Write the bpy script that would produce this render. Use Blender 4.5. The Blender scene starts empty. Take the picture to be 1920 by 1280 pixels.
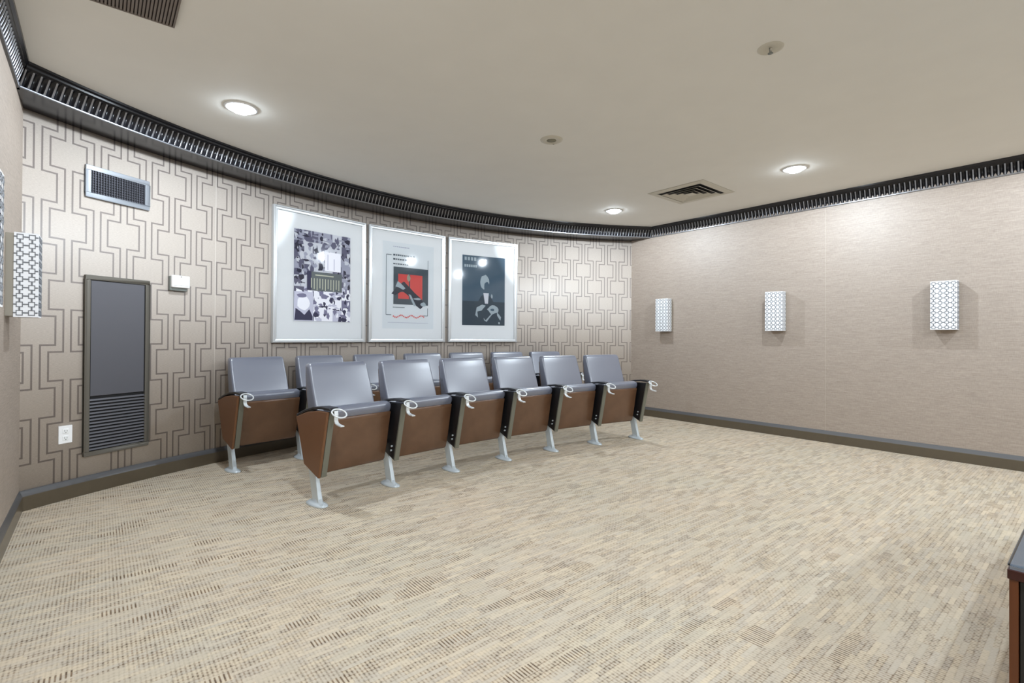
import bpy, math, random
from mathutils import Vector, Matrix
PI = math.pi
SC = bpy.context.scene
COL = SC.collection

# ---------------------------------------------------------------- camera
F_PX, YAW, PITCH, ROLL, CY = 933.76, 0.6927, 0.00572, 0.00592, 626.28
CAM_Z = 1.05
cd = bpy.data.cameras.new('camera'); cam = bpy.data.objects.new('camera', cd); COL.objects.link(cam)
cd.sensor_fit = 'HORIZONTAL'; cd.sensor_width = 36.0; cd.lens = F_PX / 1920 * 36
cd.shift_y = -(640 - CY) / 1920
cd.clip_start = 0.02
fw = Vector((math.sin(YAW) * math.cos(PITCH), math.cos(YAW) * math.cos(PITCH), math.sin(PITCH)))
rt = Vector((math.cos(YAW), -math.sin(YAW), 0)); up = rt.cross(fw)
r2 = rt * math.cos(ROLL) + up * math.sin(ROLL); u2 = up * math.cos(ROLL) - rt * math.sin(ROLL)
M3 = Matrix((r2, u2, -fw)).transposed()
cam.matrix_world = Matrix.Translation((0, 0, CAM_Z)) @ M3.to_4x4()
SC.camera = cam

# ---------------------------------------------------------------- world, exposure
w = bpy.data.worlds.new('world'); SC.world = w; w.use_nodes = True
w.node_tree.nodes['Background'].inputs[0].default_value = (0.9, 0.95, 1, 1)
w.node_tree.nodes['Background'].inputs[1].default_value = 0.3
SC.view_settings.view_transform = 'Standard'; SC.view_settings.look = 'None'
SC.view_settings.gamma = 1.0; SC.view_settings.exposure = 0.0
SC.cycles.use_denoising = True
SC.cycles.max_bounces = 12; SC.cycles.diffuse_bounces = 8
SC.cycles.sample_clamp_indirect = 6.0

LAMP_W = 61.0
LAMP_COL = (0.82, 0.925, 1.02)
LAMPS = [(0.70, 3.61), (4.60, 3.70), (4.64, 1.76), (0.70, 1.76), (0.70, -0.15), (4.64, -0.15),
         (2.65, -0.60), (0.70, -2.0), (4.64, -2.0), (2.65, -2.0)]  # the unseen middle-column pair is added to brighten the posters
for i, (x, y) in enumerate(LAMPS):
    ld = bpy.data.lights.new('downlight_lamp', 'SPOT'); lo = bpy.data.objects.new('downlight_lamp', ld)
    COL.objects.link(lo); lo.location = (x, y, 2.472)
    ld.energy = LAMP_W; ld.color = LAMP_COL; ld.spot_size = math.radians(178); ld.spot_blend = 0.04
    ld.shadow_soft_size = 0.022

# ---------------------------------------------------------------- room numbers
XL, XR = -0.356, 5.70
YREAR = -3.0
CX, CYC, RW = 2.78, -0.27, 5.40           # the back wall is an arc about (CX, CYC)
HC = 2.528
def arc(ang, r=RW): return (CX + r * math.sin(ang), CYC + r * math.cos(ang))
A_L = math.asin((XL - CX) / RW); A_R = math.asin((XR - CX) / RW)

# ---------------------------------------------------------------- shader helpers
class X:
    """tiny wrapper so node maths can be written as expressions"""
    nt = None
    def __init__(s, sock): s.s = sock
    @staticmethod
    def m(op, *a):
        n = X.nt.nodes.new('ShaderNodeMath'); n.operation = op
        for i, v in enumerate(a):
            if isinstance(v, X): X.nt.links.new(v.s, n.inputs[i])
            else: n.inputs[i].default_value = v
        return X(n.outputs[0])
    def __add__(s, o): return X.m('ADD', s, o)
    __radd__ = __add__
    def __sub__(s, o): return X.m('SUBTRACT', s, o)
    def __rsub__(s, o): return X.m('SUBTRACT', o, s)
    def __mul__(s, o): return X.m('MULTIPLY', s, o)
    __rmul__ = __mul__
    def __truediv__(s, o): return X.m('DIVIDE', s, o)
def ab(a): return X.m('ABSOLUTE', a)
def mx(a, b): return X.m('MAXIMUM', a, b)
def mn(a, b): return X.m('MINIMUM', a, b)
def fl(a): return X.m('FLOOR', a)
def fr(a): return X.m('FRACT', a)
def lt(a, b): return X.m('LESS_THAN', a, b)
def clamp01(a):
    r = X.m('ADD', a, 0.0); r.s.node.use_clamp = True; return r
def smooth(a, lo, hi):
    n = X.nt.nodes.new('ShaderNodeMapRange'); n.interpolation_type = 'SMOOTHSTEP'
    X.nt.links.new(a.s, n.inputs[0]); n.inputs[1].default_value = lo; n.inputs[2].default_value = hi
    return X(n.outputs[0])
def pos(obj=False):
    if obj:
        n = X.nt.nodes.new('ShaderNodeTexCoord'); o = n.outputs['Object']
    else:
        n = X.nt.nodes.new('ShaderNodeNewGeometry'); o = n.outputs['Position']
    sp = X.nt.nodes.new('ShaderNodeSeparateXYZ'); X.nt.links.new(o, sp.inputs[0])
    return X(sp.outputs[0]), X(sp.outputs[1]), X(sp.outputs[2])
def vec(a, b, c=0.0):
    n = X.nt.nodes.new('ShaderNodeCombineXYZ')
    for i, v in enumerate((a, b, c)):
        if isinstance(v, X): X.nt.links.new(v.s, n.inputs[i])
        else: n.inputs[i].default_value = v
    return n.outputs[0]
def white(v):
    n = X.nt.nodes.new('ShaderNodeTexWhiteNoise'); n.noise_dimensions = '3D'
    X.nt.links.new(v, n.inputs['Vector']); return X(n.outputs['Value'])
def noise(v, scale, detail=2.0):
    n = X.nt.nodes.new('ShaderNodeTexNoise'); X.nt.links.new(v, n.inputs['Vector'])
    n.inputs['Scale'].default_value = scale; n.inputs['Detail'].default_value = detail
    return X(n.outputs[0])
def mixc(f, a, b):
    n = X.nt.nodes.new('ShaderNodeMix'); n.data_type = 'RGBA'
    if isinstance(f, X): X.nt.links.new(f.s, n.inputs[0])
    else: n.inputs[0].default_value = f
    for i, v in ((6, a), (7, b)):
        if isinstance(v, tuple): n.inputs[i].default_value = (*v[:3], 1)
        else: X.nt.links.new(v, n.inputs[i])
    return n.outputs[2]
def lin(r, g, b):
    f = lambda c: (c / 255 / 12.92) if c / 255 <= 0.04045 else ((c / 255 + 0.055) / 1.055) ** 2.4
    return (f(r), f(g), f(b))
def mat(name, col, rough=0.5, metal=0.0, spec=0.5, emit=None, estr=0.0, var=0.0, vscale=30.0, coat=0.0):
    m = bpy.data.materials.new(name); m.use_nodes = True; nt = m.node_tree; X.nt = nt
    b = nt.nodes['Principled BSDF']
    b.inputs['Roughness'].default_value = rough; b.inputs['Metallic'].default_value = metal
    b.inputs['Specular IOR Level'].default_value = spec
    b.inputs['Coat Weight'].default_value = coat; b.inputs['Coat Roughness'].default_value = 0.15
    b.inputs['Base Color'].default_value = (*col, 1)
    if var > 0:
        x, y, z = pos(True); f = noise(vec(x, y, z), vscale, 3.0)
        c = mixc(clamp01((f - 0.5) * 2.0 + 0.5), tuple(v * (1 - var) for v in col), tuple(v * (1 + var) for v in col))
        nt.links.new(c, b.inputs['Base Color'])
    if emit:
        b.inputs['Emission Color'].default_value = (*emit, 1); b.inputs['Emission Strength'].default_value = estr
    return m
def bump(height, strength, dist):
    n = X.nt.nodes.new('ShaderNodeBump'); n.inputs['Strength'].default_value = strength
    n.inputs['Distance'].default_value = dist; X.nt.links.new(height.s, n.inputs['Height'])
    X.nt.links.new(n.outputs[0], X.nt.nodes['Principled BSDF'].inputs['Normal'])

def make_wallpaper():
    m = mat('geometric_wallpaper', (0.5, 0.45, 0.4), rough=0.52, spec=0.9); nt = m.node_tree; X.nt = nt
    b = nt.nodes['Principled BSDF']
    x, y, z = pos()
    u = X.m('ARCTAN2', x - CX, y - CYC) * RW
    P, T = 0.16625, 0.4465
    W1, W2, HS, LW = 0.1015, 0.0215, 0.09, 0.0053
    def chain(uo, zo):
        a = (u - uo) / (2 * P); a = ab((fr(a + 0.5) - 0.5)) * (2 * P)
        c = (z - zo) / T; c = ab((fr(c + 0.5) - 0.5)) * T
        box = mx(a - W1, c - HS); strip = a - W2
        return ab(mn(box, strip))
    d = mn(chain(-2.438, 1.296), chain(-2.438 + P, 1.296 - T / 2))
    line = 1.0 - smooth(d, LW * 0.7, LW * 1.3)
    weave = noise(vec(u * 60.0, z * 900.0, 0.0), 1.0, 2.0)
    weave2 = noise(vec(u * 400.0, z * 400.0, 3.0), 1.0, 1.0)
    wv = clamp01((weave - 0.5) * 1.6 + (weave2 - 0.5) * 1.0 + 0.5)
    base = mixc(wv, lin(168, 156, 145), lin(203, 193, 183))
    dark = mixc(wv, lin(112, 102, 96), lin(142, 132, 127))
    col = mixc(line, base, dark)
    # seams between drops of paper
    sm = mn(ab(u + 2.095), ab(u - 1.897))
    seam = lt(sm, 0.0022)
    col = mixc(seam * 0.6, col, lin(225, 218, 208))
    nt.links.new(col, b.inputs['Base Color'])
    bump(wv * 0.6 + line * 0.4, 0.25, 0.001)
    return m

def make_grasscloth():
    m = mat('grasscloth_wallpaper', (0.4, 0.35, 0.3), rough=0.52, spec=0.9); nt = m.node_tree; X.nt = nt
    b = nt.nodes['Principled BSDF']
    x, y, z = pos()
    a = noise(vec(x * 9.0, y * 9.0, z * 260.0), 1.0, 3.0)
    c = noise(vec(x * 220.0, y * 220.0, z * 30.0), 1.0, 2.0)
    g = noise(vec(x * 30.0, y * 30.0, z * 500.0), 1.0, 1.0)
    f = clamp01((a - 0.5) * 1.1 + (c - 0.5) * 0.6 + (g - 0.5) * 0.8 + 0.5)
    col = mixc(f, lin(134, 120, 108), lin(182, 168, 155))
    seam = lt(ab(y - 1.865), 0.0016)
    col = mixc(seam * 0.4, col, lin(205, 195, 182))
    nt.links.new(col, b.inputs['Base Color']); bump(f, 0.3, 0.0012)
    return m

def make_carpet():
    m = mat('woven_carpet', (0.5, 0.45, 0.38), rough=0.95, spec=0.15); nt = m.node_tree; X.nt = nt
    b = nt.nodes['Principled BSDF']
    x, y, z = pos()
    wob = noise(vec(x, y), 3.0, 2.0)
    p = 0.0125; q = 0.0175
    xi = fl(x / p); stag = fr(xi * 0.5) * 1.0
    yy = y / q + stag + (wob - 0.5) * 3.0
    fx = ab(fr(x / p) - 0.5) * 2.0          # 1 at the rib edges
    fy = ab(fr(yy) - 0.5) * 2.0
    gapx = smooth(1.0 - fx, 0.35, 0.85); gapy = smooth(1.0 - fy, 0.25, 0.8)
    rnd = white(vec(xi, fl(yy), 1.0))
    # each woven row is made of short lengths of differing yarn
    row = fl(y / 0.0175); off = white(vec(row, 7.0, 0.0)) * 9.0
    seg = white(vec(fl(x / 0.105 + off), row, 2.0)); seg2 = white(vec(fl(x / 0.105 + off), row, 5.0))
    brow = fl(y / 0.040); boff = white(vec(brow, 3.0, 4.0)) * 7.0
    bb = white(vec(fl(x / 0.12 + boff), brow, 9.0))
    bars = lt(bb, 0.05); plain = lt(0.93, bb)
    big = noise(vec(x, y), 1.4, 3.0)
    depth = clamp01(0.42 + (seg - 0.5) * 0.8 + (big - 0.5) * 0.9)
    lite = mixc(seg2, lin(224, 216, 200), lin(210, 206, 198))
    mid = mixc(rnd, lin(158, 140, 122), lin(112, 98, 86))
    gapr = smooth(ab(fr(y / 0.0175) - 0.5) * 2.0, 0.50, 0.95)
    wv = noise(vec(x * 16.0, y * 120.0), 1.0, 2.0)
    weave = clamp01(gapx * (0.45 + 0.55 * gapy) * (0.12 + 0.75 * depth) + gapr * clamp01(wv * 2.2 - 0.75) * (0.25 + 0.5 * seg))
    t = clamp01(weave * (1.0 - bars) + gapx * bars * 0.95 + (seg - 0.5) * 0.14 + (rnd - 0.5) * 0.12 + 0.06)
    col = mixc(t, lite, mid)
    hole = weave
    col = mixc(plain * 0.6, col, lin(208, 203, 192))
    tint = mixc(clamp01(big * 1.4 - 0.2), lin(240, 227, 214), lin(238, 234, 224))
    mm = nt.nodes.new('ShaderNodeMix'); mm.data_type = 'RGBA'; mm.blend_type = 'MULTIPLY'; mm.inputs[0].default_value = 1
    nt.links.new(col, mm.inputs[6]); nt.links.new(tint, mm.inputs[7])
    nt.links.new(mm.outputs[2], b.inputs['Base Color'])
    bump(1.0 - hole, 0.35, 0.003)
    return m

def make_leather(name, c, rough, spec):
    m = mat(name, c, rough=rough, spec=spec); X.nt = m.node_tree
    x, y, z = pos(True); f = noise(vec(x, y, z), 260.0, 3.0); bump(f, 0.10, 0.001)
    return m
def make_wood(name, a, c):
    m = mat(name, a, rough=0.35); nt = m.node_tree; X.nt = nt
    x, y, z = pos(True); f = noise(vec(x * 60.0, y * 60.0, z * 5.0), 1.0, 4.0)
    nt.links.new(mixc(f, a, c), nt.nodes['Principled BSDF'].inputs['Base Color'])
    return m
def make_glass(name):
    m = bpy.data.materials.new(name); m.use_nodes = True; nt = m.node_tree; nt.nodes.clear()
    o = nt.nodes.new('ShaderNodeOutputMaterial'); mixn = nt.nodes.new('ShaderNodeMixShader')
    t = nt.nodes.new('ShaderNodeBsdfTransparent'); g = nt.nodes.new('ShaderNodeBsdfGlossy'); f = nt.nodes.new('ShaderNodeFresnel')
    g.inputs['Roughness'].default_value = 0.06; f.inputs['IOR'].default_value = 1.5
    t.inputs['Color'].default_value = (0.97, 0.985, 0.985, 1)
    nt.links.new(f.outputs[0], mixn.inputs[0]); nt.links.new(t.outputs[0], mixn.inputs[1]); nt.links.new(g.outputs[0], mixn.inputs[2])
    nt.links.new(mixn.outputs[0], o.inputs[0]); return m

M = {}
M['wallpaper'] = make_wallpaper(); M['grass'] = make_grasscloth(); M['carpet'] = make_carpet()
M['ceiling'] = mat('ceiling_paint', lin(236, 235, 230), rough=0.8, spec=0.2, var=0.015, vscale=4)
M['crown'] = mat('black_lacquer', (0.012, 0.012, 0.015), rough=0.2, metal=0.0, spec=0.38)
M['crown_glint'] = mat('painted_crown_glint', (0.34, 0.35, 0.38), rough=0.32, metal=0.85)  # lamp streaks on the crown's ridges and bead, put into a paler colour
M['base'] = mat('bronze_brown_paint', lin(82, 72, 56), rough=0.36, spec=0.8, var=0.05, coat=0.25)
M['bevel_sheen'] = mat('painted_bevel_sheen', lin(84, 84, 86), rough=0.35, spec=0.8)  # baseboard bevel coloured lighter to imitate ceiling light on the same paint
M['cherry_leather'] = make_leather('grey_brown_leather', lin(104, 109, 125), 0.36, 1.0)
for _m in (M['cherry_leather'],): _m.node_tree.nodes['Principled BSDF'].inputs['Coat Weight'].default_value = 0.8; _m.node_tree.nodes['Principled BSDF'].inputs['Coat Roughness'].default_value = 0.28; _m.node_tree.nodes['Principled BSDF'].inputs['Coat IOR'].default_value = 1.7
M['brown_panel'] = mat('brown_moulded_panel', lin(100, 72, 52), rough=0.26, spec=0.7, var=0.16, vscale=7)
M['end_panel'] = make_leather('brown_vinyl_panel', lin(114, 78, 52), 0.36, 0.4)
M['black'] = mat('black_plastic', (0.012, 0.012, 0.014), rough=0.3, spec=0.5)
M['edge'] = mat('grey_edge_trim', lin(112, 112, 100), rough=0.45)
M['silver'] = mat('silver_powder_coat', lin(206, 216, 222), rough=0.3, metal=0.2)
M['whitemetal'] = mat('pale_silver_metal', lin(225, 230, 232), rough=0.3, metal=0.3)
M['framesilver'] = mat('silver_frame', lin(205, 208, 210), rough=0.3, metal=0.55)
M['mat'] = mat('white_mat_board', lin(252, 252, 254), rough=0.9, spec=0.1)
M['glass'] = make_glass('picture_glass')
M['bronze'] = mat('dark_bronze_metal', lin(96, 96, 102), rough=0.42, metal=0.3)
M['bronze_frame'] = mat('bronze_frame', lin(104, 100, 92), rough=0.35, metal=0.3)
M['dark'] = mat('dark_void', (0.006, 0.006, 0.008), rough=0.7)
M['slat'] = mat('louver_slat', lin(112, 112, 118), rough=0.3, metal=0.5)
M['ventframe'] = mat('satin_metal_frame', lin(138, 142, 148), rough=0.4, metal=0.3)
M['ventblade'] = mat('dark_vent_blade', lin(88, 88, 96), rough=0.35, metal=0.4)
M['white'] = mat('white_plastic', lin(245, 245, 245), rough=0.4)
M['greyplastic'] = mat('grey_plastic', lin(120, 124, 120), rough=0.5)
M['shade'] = mat('white_sconce_shade', lin(238, 240, 244), rough=0.55, emit=(0.95, 0.97, 1.0), estr=0.06)
M['lattice'] = mat('grey_sconce_lattice', lin(116, 119, 124), rough=0.45, metal=0.2)
M['plate'] = mat('taupe_back_plate', lin(158, 152, 140), rough=0.5, metal=0.2)
M['lens'] = mat('downlight_lens', (1, 1, 1), rough=0.5, emit=LAMP_COL, estr=75.0)
M['trim_white'] = mat('white_trim', lin(235, 238, 240), rough=0.5)
M['cream'] = mat('cream_metal', lin(205, 201, 188), rough=0.5)
M['olive'] = mat('olive_fitting_centre', lin(140, 137, 118), rough=0.6)  # olive colour of the ceiling disc's centre and indicator
M['grille'] = mat('grey_brown_grille', lin(122, 113, 106), rough=0.6)
M['grille_gap'] = mat('grille_gap', lin(70, 64, 60), rough=0.8)
M['cherry'] = make_wood('cherry_wood', lin(66, 22, 15), lin(42, 12, 9))
M['tanwood'] = make_wood('tan_wood_edge', lin(112, 60, 22), lin(76, 38, 15))
M['tabletop'] = mat('grey_laminate_top', lin(150, 160, 176), rough=0.25)
M['tableglass'] = mat('glass_edge', lin(120, 190, 195), rough=0.08, spec=0.8)

# ---------------------------------------------------------------- mesh helpers
class MB:
    def __init__(s): s.v = []; s.f = []; s.mi = []; s.sm = []
    def add(s, vs, fs, mi=0, sm=False):
        o = len(s.v); s.v += [tuple(v) for v in vs]
        for f in fs: s.f.append(tuple(i + o for i in f)); s.mi.append(mi); s.sm.append(sm)
    def box(s, x0, x1, y0, y1, z0, z1, mi=0):
        vs = [(x, y, z) for x in (x0, x1) for y in (y0, y1) for z in (z0, z1)]
        s.add(vs, [(0, 1, 3, 2), (4, 6, 7, 5), (0, 4, 5, 1), (2, 3, 7, 6), (0, 2, 6, 4), (1, 5, 7, 3)], mi)
    def prism(s, pts, a, b, axis='x', mi=0, sm=False):
        """polygon pts extruded from a to b along axis; pts are the two other coordinates in xyz order"""
        n = len(pts)
        def mk(p, t): return (t, p[0], p[1]) if axis == 'x' else ((p[0], t, p[1]) if axis == 'y' else (p[0], p[1], t))
        vs = [mk(p, a) for p in pts] + [mk(p, b) for p in pts]
        s.add(vs, [tuple(range(n))[::-1], tuple(range(n, 2 * n))] , mi, False)
        s.add(vs, [(i, (i + 1) % n, n + (i + 1) % n, n + i) for i in range(n)], mi, sm)
    def tube(s, path, r, seg=10, closed=False, mi=0, flat=1.0):
        n = len(path); P = [Vector(p) for p in path]; vs = []
        for i in range(n):
            if closed: t = P[(i + 1) % n] - P[i - 1]
            else: t = P[min(i + 1, n - 1)] - P[max(i - 1, 0)]
            t.normalize(); a = Vector((0, 0, 1)) if abs(t.z) < 0.9 else Vector((1, 0, 0))
            e1 = t.cross(a).normalized(); e2 = t.cross(e1).normalized()
            for k in range(seg):
                an = 2 * PI * k / seg; vs.append(P[i] + e1 * (r * math.cos(an)) + e2 * (r * flat * math.sin(an)))
        fs = []
        for i in range(n if closed else n - 1):
            j = (i + 1) % n
            for k in range(seg): fs.append((i * seg + k, i * seg + (k + 1) % seg, j * seg + (k + 1) % seg, j * seg + k))
        s.add(vs, fs, mi, True)
        if not closed: s.add(vs, [tuple(range(seg))[::-1], tuple((n - 1) * seg + k for k in range(seg))], mi)
    def lathe(s, prof, seg=32, mi=0, sm=True, c=(0, 0)):
        vs = [(c[0] + r * math.cos(2 * PI * k / seg), c[1] + r * math.sin(2 * PI * k / seg), z) for r, z in prof for k in range(seg)]
        fs = [(i * seg + k, i * seg + (k + 1) % seg, (i + 1) * seg + (k + 1) % seg, (i + 1) * seg + k) for i in range(len(prof) - 1) for k in range(seg)]
        s.add(vs, fs, mi, sm)
    def poly(s, pts, y, mi=0):            # flat facing -y at depth y, pts (x, z)
        s.add([(p[0], y, p[1]) for p in pts], [tuple(range(len(pts)))], mi)
    def build(s, name, mats, parent=None, bevel=0.0, seg=2, smooth_all=False):
        me = bpy.data.meshes.new(name); me.from_pydata(s.v, [], s.f)
        for m in (mats if isinstance(mats, (list, tuple)) else [mats]): me.materials.append(m)
        for p, mi, sm in zip(me.polygons, s.mi, s.sm): p.material_index = mi; p.use_smooth = sm or smooth_all
        import bmesh
        bm = bmesh.new(); bm.from_mesh(me); bmesh.ops.remove_doubles(bm, verts=bm.verts, dist=1e-6)
        bmesh.ops.recalc_face_normals(bm, faces=bm.faces) if not getattr(s, 'keep', False) else None
        bm.to_mesh(me); bm.free(); me.update()
        o = bpy.data.objects.new(name, me); COL.objects.link(o)
        if parent: o.parent = parent
        if bevel > 0:
            b = o.modifiers.new('bevel', 'BEVEL'); b.width = bevel; b.segments = seg; b.limit_method = 'ANGLE'; b.angle_limit = math.radians(35)
            b.harden_normals = False
            for p in me.polygons: p.use_smooth = True
            wn = o.modifiers.new('wn', 'WEIGHTED_NORMAL'); wn.keep_sharp = False
        return o
def tag(o, label=None, cat=None, group=None, kind=None):
    if label: o['label'] = label
    if cat: o['category'] = cat
    if group: o['group'] = group
    if kind: o['kind'] = kind
    return o
def empty(name, loc, rz=0.0):
    o = bpy.data.objects.new(name, None); COL.objects.link(o); o.empty_display_size = 0.1
    o.location = loc; o.rotation_euler = (0, 0, rz); return o
def copy_tree(o, parent=None):
    c = o.copy(); COL.objects.link(c)
    if parent: c.parent = parent
    for ch in list(o.children): copy_tree(ch, c)
    return c

# ---------------------------------------------------------------- room shell
N = 72
angs = [A_L - 0.02 + (A_R - A_L + 0.04) * i / N for i in range(N + 1)]
mb = MB()
poly = [(XL - 0.1, YREAR - 0.1), (XR + 0.1, YREAR - 0.1)] + [arc(a, RW + 0.12) for a in reversed(angs)]
poly = [(min(max(x, XL - 0.1), XR + 0.1), y) for x, y in poly]
mb.prism(poly, -0.08, 0.0, 'z'); tag(mb.build('floor', M['carpet']), kind='structure',
    label='beige woven carpet floor', cat='floor')
mb = MB(); mb.prism(poly, HC, HC + 0.08, 'z'); tag(mb.build('ceiling', M['ceiling']), kind='structure', label='plain beige grey ceiling', cat='ceiling')
mb = MB()
vs = []; 
for a in angs:
    for r in (RW, RW + 0.12):
        x, y = arc(a, r); vs += [(x, y, 0), (x, y, HC)]
fs = []
for i in range(N):
    o = i * 4; n = o + 4
    fs += [(o, o + 1, n + 1, n), (o + 2, n + 2, n + 3, o + 3), (o + 1, o + 3, n + 3, n + 1), (o, n, n + 2, o + 2)]
fs += [(0, 2, 3, 1), (N * 4, N * 4 + 1, N * 4 + 3, N * 4 + 2)]
mb.add(vs, fs, 0, False)
wb = mb.build('wall_back', M['wallpaper']); tag(wb, kind='structure', label='curved wall with geometric wallpaper', cat='wall')
for p in wb.data.polygons: p.use_smooth = abs(p.normal.z) < 0.5 and p.area < 0.6
YL_, YR_ = arc(A_L)[1], arc(A_R)[1]
mb = MB(); mb.box(XL - 0.1, XL, YREAR, YL_, 0, HC); tag(mb.build('wall_left', M['grass']), kind='structure', label='taupe grasscloth wall on the left', cat='wall')
mb = MB(); mb.box(XR, XR + 0.1, YREAR, YR_, 0, HC); tag(mb.build('wall_right', M['grass']), kind='structure', label='taupe grasscloth wall on the right', cat='wall')
mb = MB(); mb.box(XL - 0.1, XR + 0.1, YREAR - 0.1, YREAR, 0, HC); tag(mb.build('wall_rear', M['grass']), kind='structure', label='taupe wall behind the viewpoint', cat='wall')

def sweep(path, norms, prof, name, m, kind_label, closed_prof=False):
    """path of (x, y), inward normals, profile of (inward offset, z)"""
    mb = MB(); k = len(prof); vs = []
    for (x, y), (nx, ny) in zip(path, norms):
        vs += [(x + nx * o, y + ny * o, z) for o, z in prof]
    fs = [(i * k + j, i * k + j + 1, (i + 1) * k + j + 1, (i + 1) * k + j) for i in range(len(path) - 1) for j in range(k - 1)]
    mb.add(vs, fs, 0, False)
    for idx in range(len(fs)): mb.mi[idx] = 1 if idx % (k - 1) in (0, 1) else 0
    o = mb.build(name, [m, M['bevel_sheen']])
    for pp in o.data.polygons: pp.use_smooth = len(path) > 2 and abs(pp.normal.z) > 0.2 and abs(pp.normal.z) < 0.9
    tag(o, kind='structure', label=kind_label, cat='trim'); return o
BP = [(0.0, 0.119), (0.004, 0.119), (0.017, 0.086), (0.018, 0.082), (0.018, 0.0), (0.0, 0.0)]
bang = [A_L + (A_R - A_L) * i / 60 for i in range(61)]
sweep([arc(a) for a in bang], [(-math.sin(a), -math.cos(a)) for a in bang], BP, 'baseboard_back', M['base'], 'dark brown baseboard along the curved wall')
sweep([(XL, YREAR), (XL, YL_ - 0.005)], [(1, 0)] * 2, BP, 'baseboard_left', M['base'], 'dark brown baseboard along the left wall')
sweep([(XR, YREAR), (XR, YR_ - 0.005)], [(-1, 0)] * 2, BP, 'baseboard_right', M['base'], 'dark brown baseboard along the right wall')
sweep([(XL, YREAR), (XR, YREAR)], [(0, 1)] * 2, BP, 'baseboard_rear', M['base'], 'dark brown baseboard behind the viewpoint')

def crown(frame, length, name, label, depth_wall, bot, top, pitch=0.0385):
    """frame(t, off) -> (x, y) at arc length t, off = distance inward from the crown's reference line.
    bot/top: inward offset of the fluted face at its lower and upper end"""
    mb = MB(); z0, z1, z2, z3 = 2.391, 2.404, 2.492, HC
    cols = []           # (t, flute depth factor)
    n = int(length / pitch)
    for i in range(n):
        t0 = i * length / n; p = length / n; rd = 0.26
        cols += [(t0 + p * rd * k / 6, -0.34 * math.sin(PI * k / 6)) for k in range(6)]
        cols.append((t0 + p * rd, 0.0))
        for k in range(1, 6): cols.append((t0 + p * (rd + (1 - rd) * k / 6), math.sin(PI * k / 6)))
        cols.append((t0 + p * 0.999, 0.0))
    cols.append((length, 0.0))
    D = 0.013
    rows = []
    for t, d in cols:
        f = lambda z: bot + (top - bot) * (z - z1) / (z2 - z1)
        off = [(depth_wall, z0), (bot + 0.006, z0), (bot + 0.009, z0 + 0.004), (bot + 0.009, z0 + 0.010), (bot + 0.002, z1),
               (f(z1 + 0.002) - D * d, z1 + 0.002), (f(z2 - 0.014) - D * d, z2 - 0.014),
               (f(z2 - 0.006) - D * d * 0.7, z2 - 0.006), (f(z2) + 0.001, z2), (top + 0.008, z2 + 0.006),
               (top + 0.010, z2 + 0.016), (top + 0.022, z2 + 0.024), (top + 0.024, z3)]
        rows.append([(*frame(t, o), z) for o, z in off])
    k = len(rows[0]); vs = [v for r in rows for v in r]
    fs = [(i * k + j, i * k + j + 1, (i + 1) * k + j + 1, (i + 1) * k + j) for i in range(len(rows) - 1) for j in range(k - 1)]
    mb.add(vs, fs, 0, False)
    k1 = k - 1
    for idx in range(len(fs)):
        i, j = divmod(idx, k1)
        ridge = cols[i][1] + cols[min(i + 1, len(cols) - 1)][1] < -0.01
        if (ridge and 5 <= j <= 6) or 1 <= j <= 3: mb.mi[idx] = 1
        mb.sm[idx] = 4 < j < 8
    o = mb.build(name, [M['crown'], M['crown_glint']])
    tag(o, kind='structure', label=label, cat='trim'); return o
CL = RW * (A_R - A_L)
Rf = 5.13
def fr_back(t, o):
    a = A_L + t / RW; x, y = arc(a, Rf - o); return (x, y)
# the back crown stands out from the wall on a boxed soffit
def back_frame(t, o):
    a0 = -0.655 + (1.265) * t / CLB
    return arc(a0, Rf - o)
CLB = 1.265 * Rf
crown(back_frame, CLB, 'trim_1', 'black fluted crown moulding on the curved wall', -(RW - Rf) - 0.01, 0.0, 0.045)
crown(lambda t, o: (XR - o, YREAR + t), 3.99 - YREAR, 'trim_2', 'black fluted crown moulding along the right wall', -0.01, 0.006, 0.032)
crown(lambda t, o: (XL + o, YREAR + t), 3.83 - YREAR, 'trim_3', 'black fluted crown moulding along the left wall', -0.01, 0.006, 0.032)

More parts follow.
